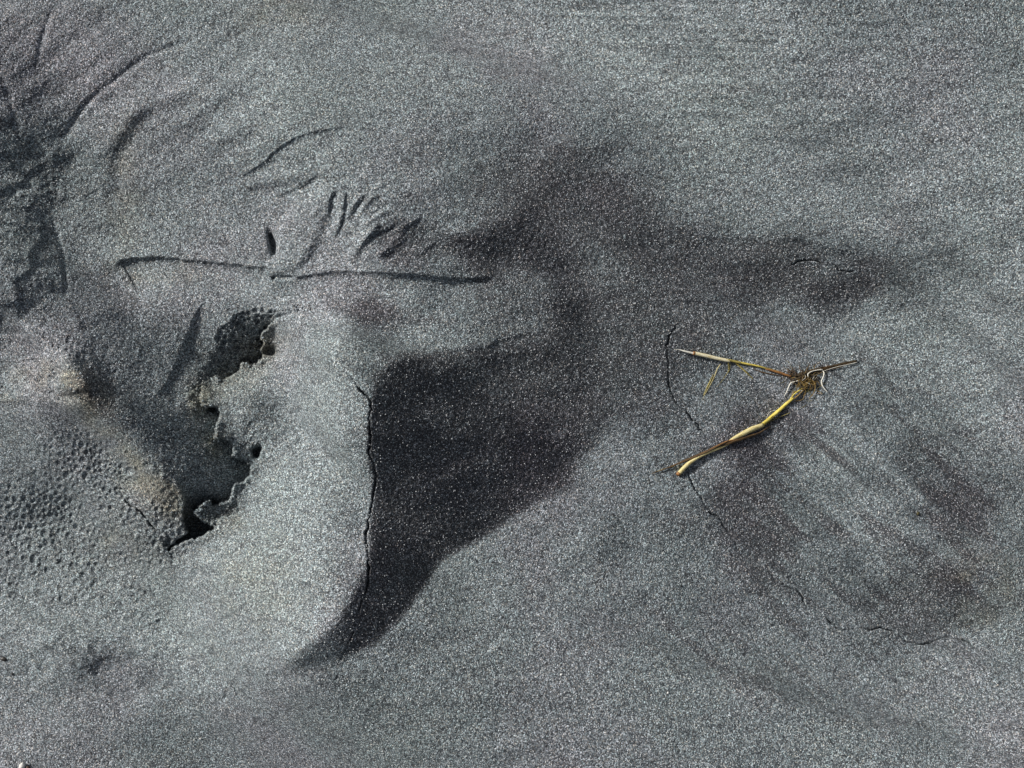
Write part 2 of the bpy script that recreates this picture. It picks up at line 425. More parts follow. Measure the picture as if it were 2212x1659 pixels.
# leaf-shaped fold with the torn tip
leaf = smooth_path(T(1, (1490, 1280), (1530, 1210), (1580, 1130), (1660, 1065), (1780, 1010), (1800, 1060), (1760, 1180), (1720, 1300), (1660, 1400), (1600, 1450), (1500, 1470),
                     (1462, 1440), (1490, 1400), (1497, 1360), (1480, 1330)), closed=True, sub=4)
wl, ml = inside(leaf, 40)
lf = blur(full(wl, ml.astype(np.float32)), 6.0)
lf2 = blur(full(wl, ml.astype(np.float32)), 18)
H += 4.6 * lf + 6.5 * lf * lf2
# the ribs to its right
for pts, h, wd in [
    (T(4, (190, 590), (195, 680), (170, 780), (130, 860)), 9.0, 6.5),
    (T(4, (150, 560), (125, 640), (110, 740)), 4.5, 5),
    (T(4, (400, 745), (320, 840), (270, 900), (225, 975)), 8.5, 6),
    (T(4, (540, 820), (450, 890), (360, 950)), 6.5, 6),
    (T(4, (450, 690), (350, 740), (290, 800)), 4.5, 5),
    (T(4, (300, 600), (240, 680), (200, 770)), 4.0, 4.5),
    (T(4, (390, 590), (310, 670), (270, 740)), 4.0, 4.5),
    (T(4, (620, 720), (540, 770), (480, 820)), 3.0, 5),
    (T(4, (700, 850), (640, 900), (560, 940)), 2.5, 5),
    (T(4, (420, 540), (350, 600), (330, 640)), 2.5, 3.5)]:
    ridge(pts, h * 0.85, wd * 1.7, wd * 1.15, 0.25, -1)
for pts, h, wd in [
    (T(4, (515, 760), (450, 800), (340, 850), (290, 900)), 6.5, 4.5),
    (T(4, (460, 660), (400, 680), (330, 740)), 5.0, 3.5),
    (T(4, (150, 580), (130, 650), (125, 720)), 5.0, 4.0),
    (T(4, (215, 640), (195, 740), (160, 840)), 6.0, 4.5),
    (T(4, (560, 790), (500, 850), (430, 900)), 3.5, 3.5),
    (T(4, (390, 560), (300, 650), (240, 740)), 4.0, 4.0),
    (T(4, (230, 570), (215, 620), (210, 680)), 4.0, 3.5),
    (T(4, (330, 600), (280, 660), (250, 700)), 3.0, 3)]:
    groove(pts, h * 0.75, wd * 1.1, 0.3, 0.6)
# gully and lobes at the left
groove(T(1, (180, 1160), (250, 1175), (290, 1200), (312, 1280), (340, 1380), (352, 1500), (362, 1620)), 3.0, 6, 0.12, 0.5)
fold(T(2, (355, 230), (420, 400), (470, 520), (510, 620), (570, 800), (590, 870)), 2.2, 2.5, 22, 0.2, -1, 0.6)
fold(T(1, (230, 1170), (215, 1230), (212, 1300), (175, 1340), (155, 1380), (160, 1430), (140, 1480), (80, 1500), (50, 1530)), 4.5, 3.0, 26, 0.14, -1, 1.6)
fold(T(2, (130, 270), (60, 305), (-40, 325)), 5, 4, 24, 0.25, -1, 1.2)
# edge left of the hollow: high on the left, drops to the right
fold(T(2, (1110, 290), (1065, 350), (1035, 410), (1005, 490), (960, 600), (925, 680), (890, 750), (820, 825)), 6.5, 2.4, 34, 0.16, -1, 0.5)
# nub at the left with its small overhang
w_, b_ = blob(146, 836, 20, 12, 15); H[w_] += 15 * b_
w_, b_ = blob(96, 806, 24, 22, 0); H[w_] += 7 * b_
fold(T(2, (320, 790), (370, 800), (410, 790), (418, 765)), 10, 3, 16, 0.2, 1, 0.8)
w_, b_ = blob(146, 852, 16, 7, 10); H[w_] -= 12 * b_
w_, b_ = blob(150, 900, 40, 20, 10); H[w_] -= 9 * b_
w_, b_ = blob(222, 1442, 30, 16, 15); H[w_] -= 6 * b_
# small furrows on the foot of the mound
for pts, h, wd in [(T(3, (1255, 1180), (1275, 1240), (1305, 1290)), 6, 4), (T(3, (1235, 1220), (1215, 1275), (1222, 1300)), 4, 4), (T(3, (1260, 1280), (1280, 1320)), 3, 4),
                   (T(3, (1100, 1250), (1085, 1300)), 2.5, 5), (T(3, (1370, 1200), (1400, 1260)), 2.0, 5)]:
    groove(pts, h, wd, 0.3, 0.4)
for pts in [T(6, (380, 385), (480, 370), (560, 365)), T(6, (440, 412), (600, 408), (720, 395)), T(6, (600, 440), (760, 425))]:
    ridge(pts, 1.2, 3, 3, 0.3)
for pts in [T(6, (1340, 850), (1450, 900), (1540, 950), (1600, 1010)), T(6, (1160, 1040), (1260, 1110), (1330, 1180)), T(6, (1270, 1200), (1330, 1240), (1370, 1290))]:
    ridge(pts, 2.6, 7, 9, 0.3)
fold(T(6, (880, 170), (1000, 185), (1150, 225), (1330, 265)), 3.0, 4, 16, 0.25, 1, 0.5)
fold(T(6, (640, 600), (720, 580), (850, 520), (920, 495)), -2.5, 4, 16, 0.25, 1, 0.5)
# the thin crust line on the mound
fold(T(4, (960, 1440), (1010, 1400), (1060, 1385), (1130, 1370), (1180, 1350)), 4.0, 3, 16, 0.2, 1, 1.2)
fold(T(4, (500, 1445), (700, 1440), (860, 1440), (940, 1440)), 2.5, 3, 14, 0.2, 1, 1.0)

# separate pockets broken through the crust
def hole(u, v, ru, rv, ang, depth_, p=4):
    c, s = math.cos(math.radians(ang)), math.sin(math.radians(ang))
    w = window([(u, v)], 2.5 * max(ru, rv))
    x = UU[w] - u; y = VV[w] - v
    a = (x * c + y * s) / ru; b = (-x * s + y * c) / rv
    q = np.sqrt(a * a + b * b) * (1 + 0.10 * np.sin(3 * np.arctan2(b, a) + u) + 0.06 * np.sin(5 * np.arctan2(b, a) + v))
    H[w] -= (depth_ / (1 + q ** (2 * p))).astype(np.float32)
for (x, y, ru, rv, a, dp) in [(1388, 1112, 8.5, 12.5, 25, 40), (1455, 570, 15, 10.5, 10, 30), (1148, 882, 10, 5, 5, 22), (1415, 530, 6, 4, 60, 12), (1500, 555, 6, 4, 30, 8), (1505, 575, 5, 3.5, 0, 8),
                              (1520, 525, 5, 3, 0, 6), (1470, 612, 5, 3, 0, 6), (905, 1600, 6, 10, 30, 16)]:
    (uu, vv), = T(2, (x, y)); hole(uu, vv, ru, rv, a, dp)
(uu, vv), = T(1, (1472, 1315)); hole(uu, vv, 7.5, 24, -12, 30, 3)
(uu, vv), = T(1, (1478, 1500)); hole(uu, vv, 4, 3.5, 0, 12)
(uu, vv), = T(1, (1540, 1498)); hole(uu, vv, 16, 4, 2, 10, 2)

# ------------------------------------------------------------------ honeycomb pits of burst air bubbles
def pits(n, prob, rmin, rmax, dk, seed, rim=0.25):
    """burst bubbles: bowls with raised thin walls, placed where prob(u, v) allows; never two at one place"""
    r_ = np.random.default_rng(seed); placed = []
    lo, hi = prob['box'][:2], prob['box'][2:]
    M = prob['mask']; tries = 0
    cells = {}
    while len(placed) < n and tries < n * 30:
        tries += 1
        u = r_.uniform(lo[0], hi[0]); v = r_.uniform(lo[1], hi[1])
        i = int((v - V0) / STEP); j = int((u - U0) / STEP)
        if not (0 <= i < NV and 0 <= j < NU) or r_.uniform() > M[i, j]:
            continue
        r = r_.uniform(rmin, rmax) * (0.8 + 0.4 * r_.uniform() ** 2)
        key = (int(u // 16), int(v // 16)); ok = True
        for a in (-1, 0, 1):
            for b in (-1, 0, 1):
                for (pu, pv, pr) in cells.get((key[0] + a, key[1] + b), ()):
                    if (pu - u) ** 2 + (pv - v) ** 2 < (0.86 * (pr + r)) ** 2:
                        ok = False
        if not ok:
            continue
        cells.setdefault(key, []).append((u, v, r)); placed.append((u, v, r))
        w = window([(u, v)], r * 1.6)
        e = r_.uniform(0.85, 1.15)
        q = np.hypot((UU[w] - u) / e, (VV[w] - v) * e) / r
        k = dk * (0.5 + 0.5 * M[i, j]) * r_.uniform(0.6, 1.15)
        bowl = np.where(q < 1, -(1 - q * q) * r * k, 0) + rim * r * k * np.exp(-((q - 1.05) / 0.22) ** 2)
        H[w] += bowl.astype(np.float32)

honey = smooth_path(upper[4:] + crust[2:19][::1] + T(2, (1040, 790)), sub=3, closed=True)
wq, mq = inside(np.array(upper[4:] + crust[1:20]))
mk = blur(full(wq, mq.astype(np.float32)), 2.0)
pits(420, dict(box=(420, 660, 640, 850), mask=np.clip(mk * 1.2, 0, 1)), 4.6, 9.0, 1.05, 11, 0.25)
mk = np.clip(1.1 * full(*blob(205, 990, 60, 26, -5)) + 1.1 * full(*blob(225, 1015, 50, 24, -15)) + 0.9 * full(*blob(150, 1060, 80, 34, -25)) + 0.75 * full(*blob(120, 1110, 90, 40, -20))
             + 1.0 * full(*blob(330, 1110, 50, 50, 45)) + 0.7 * full(*blob(280, 1130, 70, 40, 20)) + 0.35 * full(*blob(200, 1180, 160, 60, 0)), 0, 1) * (1 - mh)
pits(900, dict(box=(0, 930, 480, 1300), mask=mk), 5.0, 9.5, 0.40, 12, 0.6)
mk = np.clip(0.9 * full(*blob(485, 1120, 22, 26, -30)) + 0.5 * full(*blob(590, 970, 26, 14, 0)) + 0.8 * full(*blob(602, 752, 14, 14, 0)) + 0.8 * full(*blob(125, 760, 50, 14, 20))
             + 0.25 * full(*blob(400, 1180, 60, 26, 0)) + 0.6 * full(*blob(560, 930, 30, 14, 0)), 0, 1) * (1 - mh)
pits(220, dict(box=(40, 700, 700, 1260), mask=mk), 4.2, 8.0, 0.40, 13, 0.6)
mk = np.clip(0.9 * full(*blob(300, 1332, 34, 7, -3)) + 0.9 * full(*blob(372, 1315, 18, 8, 10)), 0, 1)
pits(30, dict(box=(240, 1290, 420, 1360), mask=mk), 5.0, 8.0, 0.34, 14, 0.4)
ridge(T(3, (640, 870), (700, 888), (780, 885), (840, 860), (900, 830)), 2.4, 3, 3, 0.25)

# roughened, granular crumbs near the broken rims
rim = np.exp(-(dcr / 26.0) ** 2)
H += 1.1 * rim * fnoise(4.5, 4.5, 0, 20)
H += 1.2 * mh * fnoise(5, 5, 0, 21) * np.exp(-(dcr / 60.0) ** 2)

# ------------------------------------------------------------------ cracks
def crack(pts, depth_, width, taper=0.12, jit=1.4):
    p = jag(pts, jit, 5.0)
    w, d, s, t = path_dist(p, 16)
    width *= 0.72
    k = sstep(t, 0, taper) * sstep(1 - t, 0, taper)
    L_ = np.linalg.norm(np.diff(p, axis=0), axis=1).sum()
    var = np.clip(0.5 + 0.42 * np.sin(t * L_ / 17 + pts[0][0]) + 0.25 * np.sin(t * L_ / 7.3 + pts[0][1]), 0.05, 1)
    H[w] -= (depth_ * (0.25 + 0.75 * var) * k * np.exp(-(d / (width * (0.55 + 0.45 * k * var))) ** 4)).astype(np.float32)
    H[w] += (0.7 * k * np.exp(-((d - width * 2.2) / (width * 1.3)) ** 2)).astype(np.float32)

crack(T(2, (1860, 645), (1880, 690), (1910, 720), (1940, 770), (1990, 820), (2005, 860), (1995, 920), (1995, 1000), (1999, 1050), (1990, 1120), (2008, 1160), (2026, 1205), (2025, 1290), (2010, 1400), (1992, 1490), (1978, 1560))
      + T(3, (1975, 400), (1985, 520), (1990, 620), (1978, 700), (1950, 770), (1930, 830), (1895, 880)), 17, 2.7, 0.10, 1.2)
crack(T(3, (1905, 900), (1902, 950), (1880, 990), (1850, 1050), (1838, 1090)), 8, 1.8, 0.2, 1.0)
crack(T(3, (1835, 1120), (1822, 1155), (1800, 1200)), 5, 1.5, 0.3, 1.0)
crack(T(6, (370, 620), (330, 660), (300, 710), (285, 780), (295, 860), (290, 950), (310, 1020), (325, 1060), (380, 1100), (410, 1150), (450, 1190), (490, 1240), (535, 1285)), 12, 2.0, 0.12, 1.2)
crack(T(7, (390, 50), (405, 85), (430, 140), (470, 200), (500, 260), (560, 300), (590, 360), (640, 420), (662, 490)), 11, 1.9, 0.12, 1.2)
crack(T(7, (662, 490), (700, 525), (745, 560)), 5, 1.5, 0.25, 1.0)
crack(T(7, (835, 590), (870, 650), (910, 680), (970, 690), (1010, 730), (1040, 780), (1100, 810), (1150, 860), (1230, 910), (1310, 908), (1400, 910), (1490, 915), (1560, 960), (1640, 990), (1740, 970), (1790, 955), (1890, 975), (1970, 1020), (2055, 1047)), 13, 2.0, 0.08, 1.3)
crack(T(7, (2105, 1258), (2160, 1280), (2230, 1318)), 9, 1.9, 0.2, 1.0)
crack(T(6, (920, 332), (970, 318), (1010, 300), (1085, 303), (1130, 325), (1195, 325), (1212, 350), (1260, 360), (1318, 362)), 12, 2.1, 0.15, 1.1)
crack(T(6, (1325, 420), (1385, 425), (1465, 438)), 9, 1.8, 0.2, 1.0)
crack(T(2, (-60, 615), (0, 622), (70, 632), (130, 622), (180, 612), (245, 620)), 11, 2.0, 0.15, 1.0)
crack(T(2, (605, 1298), (650, 1330), (680, 1380), (730, 1415), (770, 1450), (800, 1490), (830, 1520), (862, 1552)), 15, 2.6, 0.10, 1.3)
crack(T(2, (800, 1470), (805, 1500), (835, 1530)), 12, 3.2, 0.15, 1.0)
crack(T(2, (888, 1540), (905, 1570), (918, 1605), (905, 1645)), 14, 2.4, 0.12, 1.2)
crack(T(2, (910, 1650), (950, 1615), (1010, 1582)), 14, 3.0, 0.05, 1.2)
crack(T(2, (1595, 580), (1640, 615), (1680, 660)), 8, 1.6, 0.2, 1.0)

# ------------------------------------------------------------------ grain relief
H += 0.34 * np.random.default_rng(5).normal(0, 1, H.shape).astype(np.float32)
H += 0.22 * fnoise(2.4, 2.4, 0, 30)


# ------------------------------------------------------------------ helper: plan -> world
def surf(u, v):
    fu = (u - U0) / STEP; fv = (v - V0) / STEP
    i = int(np.clip(fv, 0, NV - 2)); j = int(np.clip(fu, 0, NU - 2))
    a = min(max(fu - j, 0), 1); b = min(max(fv - i, 0), 1)
    return float((H[i, j] * (1 - a) + H[i, j + 1] * a) * (1 - b) + (H[i + 1, j] * (1 - a) + H[i + 1, j + 1] * a) * b)
Hs = blur(H, 5.0)
def surf_s(u, v):
    i = int(np.clip((v - V0) / STEP, 0, NV - 1)); j = int(np.clip((u - U0) / STEP, 0, NU - 1))
    return float(Hs[i, j])

def world_pt(u, v, h):
    k = (HREF - h) / HREF
    return ((u - CU) * k * S, (CV - v) * k * S, h * S)

# ------------------------------------------------------------------ materials
def new_mat(name):
    m = bpy.data.materials.new(name); m.use_nodes = True
    nt = m.node_tree
    for n in list(nt.nodes):
        nt.nodes.remove(n)
    out = nt.nodes.new('ShaderNodeOutputMaterial'); b = nt.nodes.new('ShaderNodeBsdfPrincipled')
    nt.links.new(b.outputs[0], out.inputs[0])
    return m, nt, b

def N(nt, kind, **kw):
    n = nt.nodes.new(kind)
    for k, v in kw.items():
        setattr(n, k, v)
    return n

def sand_material():
    m, nt, b = new_mat("grey_sand")
    lk = nt.links.new
    tc = N(nt, 'ShaderNodeTexCoord')
    # individual grains: each voronoi cell is one grain with its own tone
    v1 = N(nt, 'ShaderNodeTexVoronoi'); v1.inputs['Scale'].default_value = 2300.0
    lk(tc.outputs['Object'], v1.inputs['Vector'])
    sep = N(nt, 'ShaderNodeSeparateColor'); lk(v1.outputs['Color'], sep.inputs[0])
    ramp = N(nt, 'ShaderNodeValToRGB')
    dm_shade = N(nt, 'ShaderNodeAttribute', attribute_name='mineral_and_shade')  # dark mineral grains plus some shade painted into their tone
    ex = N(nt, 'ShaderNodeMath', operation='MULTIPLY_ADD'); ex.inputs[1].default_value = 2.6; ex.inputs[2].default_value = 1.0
    lk(dm_shade.outputs['Fac'], ex.inputs[0])
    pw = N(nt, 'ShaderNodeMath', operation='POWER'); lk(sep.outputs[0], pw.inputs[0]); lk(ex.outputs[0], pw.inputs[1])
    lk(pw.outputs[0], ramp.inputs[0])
    e = ramp.color_ramp.elements
    e[0].position = 0.0; e[0].color = (0.035, 0.038, 0.042, 1)
    e[1].position = 1.0; e[1].color = (0.80, 0.84, 0.86, 1)
    for p, c in [(0.22, (0.075, 0.083, 0.09, 1)), (0.50, (0.165, 0.178, 0.185, 1)), (0.78, (0.30, 0.32, 0.33, 1)), (0.93, (0.50, 0.53, 0.54, 1))]:
        q = e.new(p); q.color = c
    # hue of single grains (a few are brownish, violet or green-black)
    hue = N(nt, 'ShaderNodeValToRGB'); lk(sep.outputs[1], hue.inputs[0])
    e = hue.color_ramp.elements
    e[0].position = 0.0; e[0].color = (1.12, 0.98, 0.84, 1)
    e[1].position = 1.0; e[1].color = (0.88, 1.02, 1.0, 1)
    for p, c in [(0.3, (1.0, 1.0, 1.0, 1)), (0.7, (0.98, 1.0, 1.04, 1))]:
        q = e.new(p); q.color = c
    mul = N(nt, 'ShaderNodeMix', data_type='RGBA', blend_type='MULTIPLY'); mul.inputs[0].default_value = 1.0
    lk(ramp.outputs[0], mul.inputs[6]); lk(hue.outputs[0], mul.inputs[7])
    # broad drift of mineral colour: slate blue, green-grey and mauve fields
    n2 = N(nt, 'ShaderNodeTexNoise'); n2.inputs['Scale'].default_value = 11.0; n2.inputs['Detail'].default_value = 4.0
    lk(tc.outputs['Object'], n2.inputs['Vector'])
    drift = N(nt, 'ShaderNodeValToRGB'); lk(n2.outputs[0], drift.inputs[0])
    e = drift.color_ramp.elements
    e[0].position = 0.30; e[0].color = (0.94, 1.01, 1.0, 1)
    e[1].position = 0.70; e[1].color = (1.03, 0.97, 1.03, 1)
    q = e.new(0.5); q.color = (0.95, 1.0, 1.02, 1)
    mul2 = N(nt, 'ShaderNodeMix', data_type='RGBA', blend_type='MULTIPLY'); mul2.inputs[0].default_value = 1.0
    lk(mul.outputs[2], mul2.inputs[6]); lk(drift.outputs[0], mul2.inputs[7])
    # stains of brown silt
    att = N(nt, 'ShaderNodeAttribute', attribute_name='silt')
    mul3 = N(nt, 'ShaderNodeMix', data_type='RGBA', blend_type='MULTIPLY')
    lk(att.outputs['Fac'], mul3.inputs[0]); lk(mul2.outputs[2], mul3.inputs[6]); mul3.inputs[7].default_value = (1.0, 0.90, 0.74, 1)
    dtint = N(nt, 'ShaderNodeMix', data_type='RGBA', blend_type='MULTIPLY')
    lk(dm_shade.outputs['Fac'], dtint.inputs[0]); lk(mul3.outputs[2], dtint.inputs[6]); dtint.inputs[7].default_value = (1.08, 0.97, 0.98, 1)
    lk(dtint.outputs[2], b.inputs['Base Color'])
    b.inputs['Roughness'].default_value = 0.75
    b.inputs['Specular IOR Level'].default_value = 0.35
    # grain bump
    bump = N(nt, 'ShaderNodeBump'); bump.inputs['Strength'].default_value = 0.55; bump.inputs['Distance'].default_value = 0.0004
    inv = N(nt, 'ShaderNodeMath', operation='MULTIPLY'); inv.inputs[1].default_value = -1.0
    lk(v1.outputs['Distance'], inv.inputs[0]); lk(inv.outputs[0], bump.inputs['Height'])
    lk(bump.outputs[0], b.inputs['Normal'])
    return m
SAND = sand_material()

def fibre_material(name, c1, c2, c3, scale=400.0, rough=0.55, along=0.12):
    m, nt, b = new_mat(name); lk = nt.links.new
    uv = N(nt, 'ShaderNodeUVMap', uv_map='fibre')
    mp = N(nt, 'ShaderNodeMapping'); mp.inputs['Scale'].default_value = (3.0, 14.0, 1.0)
    lk(uv.outputs[0], mp.inputs[0])
    n1 = N(nt, 'ShaderNodeTexNoise'); n1.inputs['Scale'].default_value = 1.0; n1.inputs['Detail'].default_value = 5.0; n1.inputs['Roughness'].default_value = 0.65
    lk(mp.outputs[0], n1.inputs['Vector'])
    r = N(nt, 'ShaderNodeValToRGB'); lk(n1.outputs[0], r.inputs[0])
    e = r.color_ramp.elements
    e[0].position = 0.36; e[0].color = (*c3, 1)
    e[1].position = 0.56; e[1].color = (*c1, 1)
    q = e.new(0.44); q.color = (*c2, 1)
    lk(r.outputs[0], b.inputs['Base Color'])
    b.inputs['Roughness'].default_value = rough
    mp2 = N(nt, 'ShaderNodeMapping'); mp2.inputs['Scale'].default_value = (1.0, 60.0, 1.0); lk(uv.outputs[0], mp2.inputs[0])
    n2 = N(nt, 'ShaderNodeTexNoise'); n2.inputs['Scale'].default_value = 1.0; lk(mp2.outputs[0], n2.inputs['Vector'])
    bp = N(nt, 'ShaderNodeBump'); bp.inputs['Strength'].default_value = 0.5; bp.inputs['Distance'].default_value = 0.0003
    lk(n2.outputs[0], bp.inputs['Height']); lk(bp.outputs[0], b.inputs['Normal'])
    return m
M_PALE = fibre_material("pale_straw", (0.80, 0.70, 0.36), (0.70, 0.58, 0.25), (0.45, 0.32, 0.10))
M_CREAM = fibre_material("cream_straw", (0.86, 0.80, 0.58), (0.78, 0.68, 0.40), (0.55, 0.42, 0.18))
M_YELL = fibre_material("yellow_straw", (0.80, 0.66, 0.14), (0.60, 0.46, 0.07), (0.12, 0.08, 0.02))
M_OLIVE = fibre_material("olive_straw", (0.46, 0.38, 0.10), (0.20, 0.16, 0.035), (0.04, 0.03, 0.012))
M_RUST = fibre_material("rust_straw", (0.42, 0.20, 0.06), (0.28, 0.12, 0.035), (0.08, 0.04, 0.015))
M_BROWN = fibre_material("dead_brown_leaf", (0.15, 0.085, 0.03), (0.055, 0.03, 0.013), (0.02, 0.013, 0.008))
M_DARK = fibre_material("dark_rotten_root", (0.08, 0.055, 0.025), (0.03, 0.021, 0.012), (0.012, 0.009, 0.006))
M_WHITE = fibre_material("white_root", (0.86, 0.84, 0.76), (0.80, 0.76, 0.64), (0.62, 0.54, 0.36))
M_TAN = fibre_material("tan_root_fibre", (0.36, 0.24, 0.07), (0.18, 0.11, 0.03), (0.05, 0.032, 0.012))

# ------------------------------------------------------------------ sand ground: one sheet
def sand_ground():
    # grow the sheet outward from the surveyed plan with ever larger steps
    grow = STEP * np.cumsum(1.22 ** np.arange(1, 42))
    xu = np.concatenate([(U0 - grow)[::-1], us, us[-1] + grow])
    xv = np.concatenate([(V0 - grow)[::-1], vs, vs[-1] + grow])
    g = len(grow)
    X, Y = np.meshgrid(xu, xv)
    Hp = np.pad(H - H.mean(), g, mode='edge').astype(np.float64)
    off = 0
    ox = np.maximum(0, np.maximum(U0 - X, X - U1)); oy = np.maximum(0, np.maximum(V0 - Y, Y - V1))
    far = np.hypot(ox, oy)
    k = np.clip(far / 900.0, 0, 1)
    amp = k * k * (3 - 2 * k)
    off = 34 * np.sin(X / 530.0 + 1.3 * np.sin(Y / 790.0)) * np.sin(Y / 610.0 + 0.7 * np.sin(X / 900.0)) + 12 * np.sin(X / 210.0 + Y / 330.0)
    Z = Hp * (1 - amp) + H.mean() + off * amp
    k = (HREF - Hp * (1 - amp) - H.mean()) / HREF
    co = np.stack([(X - CU) * k * S, (CV - Y) * k * S, Z * S], -1).reshape(-1, 3).astype(np.float32)
    nv, nu = Z.shape
    idx = np.arange(nv * nu, dtype=np.int32).reshape(nv, nu)
    f = np.stack([idx[1:, :-1], idx[1:, 1:], idx[:-1, 1:], idx[:-1, :-1]], -1).reshape(-1, 4)
    me = bpy.data.meshes.new("sand_ground")
    me.vertices.add(len(co)); me.vertices.foreach_set("co", co.ravel())
    me.loops.add(f.size); me.loops.foreach_set("vertex_index", f.ravel())
    me.polygons.add(len(f)); me.polygons.foreach_set("loop_start", np.arange(0, f.size, 4, dtype=np.int32))
    me.update(calc_edges=True)
    me.polygons.foreach_set("use_smooth", np.ones(len(f), bool))
    # silt stains
    st = np.zeros_like(UU)
    for (u, v, a, b_, an, q) in [(190, 850, 46, 24, 40, 1.4), (240, 950, 60, 16, 45, 0.9), (320, 1040, 45, 26, 30, 1.0), (370, 1090, 50, 22, 45, 0.9), (500, 820, 60, 40, -30, 0.5), (430, 870, 18, 36, 10, 1.0),
                                 (460, 950, 16, 40, 0, 0.8), (130, 830, 40, 20, 10, 0.8), (70, 800, 40, 25, 0, 0.5), (15, 865, 14, 12, 0, 1.0), (2110, 1270, 60, 50, 0, 0.8), (560, 1270, 90, 60, 0, 0.35),
                                 (270, 1160, 80, 50, 0, 0.4), (480, 1130, 30, 30, 0, 0.4), (270, 420, 25, 110, 0, 0.45), (330, 590, 80, 20, 0, 0.4), (600, 20, 60, 40, 0, 0.4), (570, 730, 30, 30, 0, 0.8)]:
        w, x = blob(u, v, a, b_, an); st[w] += q * x
    st = np.clip(st * (0.75 + 0.35 * fnoise(12, 12, 0, 40)), 0, 1)
    at = me.attributes.new('silt', 'FLOAT', 'POINT')
    at.data.foreach_set('value', np.pad(st, g, mode='constant').astype(np.float32).ravel())
    at = me.attributes.new('mineral_and_shade', 'FLOAT', 'POINT')
    at.data.foreach_set('value', np.pad(DM_SHADE, g, mode='edge').astype(np.float32).ravel())
    me.materials.append(SAND)
    o = bpy.data.objects.new("sand_ground", me)
    scene.collection.objects.link(o)
    o['kind'] = 'structure'
    o['label'] = 'grey rippled beach sand with a cracked mound and a broken honeycombed hollow'
    return o
sand_ground()

# ------------------------------------------------------------------ plant debris
def tube_mesh(name, path3, radii, flat=1.0, sides=10, twist=0.0, cap=True, hollow=False):
    """path3: plan coords (u, v, height above plan zero); radii in plan units"""
    p = np.array([world_pt(*q) for q in path3]); r = np.array(radii) * S
    n = len(p)
    tan = np.gradient(p, axis=0); tan /= np.linalg.norm(tan, axis=1)[:, None] + 1e-12
    up = np.array([0, 0, 1.0])
    verts = []; faces = []; uvs = []
    Ls = np.concatenate([[0], np.cumsum(np.linalg.norm(np.diff(p, axis=0), axis=1))])
    for i in range(n):
        sd = np.cross(tan[i], up); sd /= np.linalg.norm(sd) + 1e-9
        nn = np.cross(sd, tan[i])
        for j in range(sides):
            a = 2 * math.pi * j / sides
            ca = math.cos(a); sa = math.sin(a) * flat
            tw = twist * i / n
            x = ca * math.cos(tw) - sa * math.sin(tw); y = ca * math.sin(tw) + sa * math.cos(tw)
            verts.append(p[i] + r[i] * (x * sd + y * nn))
    for i in range(n - 1):
        for j in range(sides):
            k = (j + 1) % sides
            faces.append((i * sides + j, i * sides + k, (i + 1) * sides + k, (i + 1) * sides + j))
            uvs += [(Ls[i] * 100, j / sides), (Ls[i] * 100, (j + 1) / sides), (Ls[i + 1] * 100, (j + 1) / sides), (Ls[i + 1] * 100, j / sides)]
    for end, i in ((0, 0), (1, n - 1)):
        if cap:
            c = len(verts)
            dep = (0.5 if hollow else 0.0) * r[i]
            verts.append(p[i] + tan[i] * dep * (1 if end == 0 else -1))
            for j in range(sides):
                k = (j + 1) % sides
                t = (c, i * sides + k, i * sides + j) if end == 0 else (c, i * sides + j, i * sides + k)
                faces.append(t); uvs += [(Ls[i] * 100, 0.5)] * 3
    return [tuple(v) for v in verts], faces, uvs

def build(name, parts, mat, parent=None, smooth=True):
    V = []; F = []; UV = []
    for v, f, uv in parts:
        b = len(V); V += v; F += [tuple(i + b for i in q) for q in f]; UV += uv
    me = bpy.data.meshes.new(name); me.from_pydata(V, [], F); me.update()
    l = me.uv_layers.new(name='fibre')
    l.data.foreach_set('uv', np.array(UV, dtype=np.float32).ravel())
    if smooth:
        me.polygons.foreach_set("use_smooth", np.ones(len(me.polygons), bool))
    me.materials.append(mat)
    o = bpy.data.objects.new(name, me); scene.collection.objects.link(o)
    if parent:
        o.parent = parent; o.matrix_parent_inverse = parent.matrix_world.inverted()
    return o

def Z(*pts):
    return [(1389.1 + 0.2240 * x, 725.5 + 0.2240 * y) for x, y in pts]

def lay(pts, radii, lift=0.0, sub=5, rest=True, wob=0.0):
    """smooth a plan path and lay it on the sand; lift: number or list per control point"""
    if not isinstance(lift, (list, tuple)):
        lift = [lift] * len(pts)
    a = smooth_path([(p[0], p[1], l) for p, l in zip(pts, lift)], sub=sub)
    rr = 0.86 * np.interp(np.linspace(0, 1, len(a)), np.linspace(0, 1, len(radii)), radii)
    out = []
    hs = np.array([surf_s(q[0], q[1]) for q in a])
    if len(hs) > 7:
        hs = np.convolve(np.pad(hs, 3, mode='edge'), np.ones(7) / 7, 'valid')
    for q, r, h in zip(a, rr, hs):
        out.append((q[0] + random.gauss(0, wob), q[1] + random.gauss(0, wob), h + r * 0.75 + max(q[2], -r)))
    return out, list(rr)

def strand(pts, radii, lift=0.0, flat=1.0, sides=10, sub=5, wob=0.0, twist=0.0, hollow=False):
    p, r = lay(pts, radii, lift, sub, wob=wob)
    return tube_mesh('x', p, r, flat, sides, twist, hollow=hollow)

plant = bpy.data.objects.new("uprooted_reed", None)
(pu, pv), = Z((1550, 420))
plant.location = world_pt(pu, pv, surf_s(pu, pv))
scene.collection.objects.link(plant)
plant['label'] = 'uprooted dry yellow reed, its two stems joined at a brown tangle of roots'
plant['category'] = 'reed'
bpy.context.view_layer.update()

q = 0.224
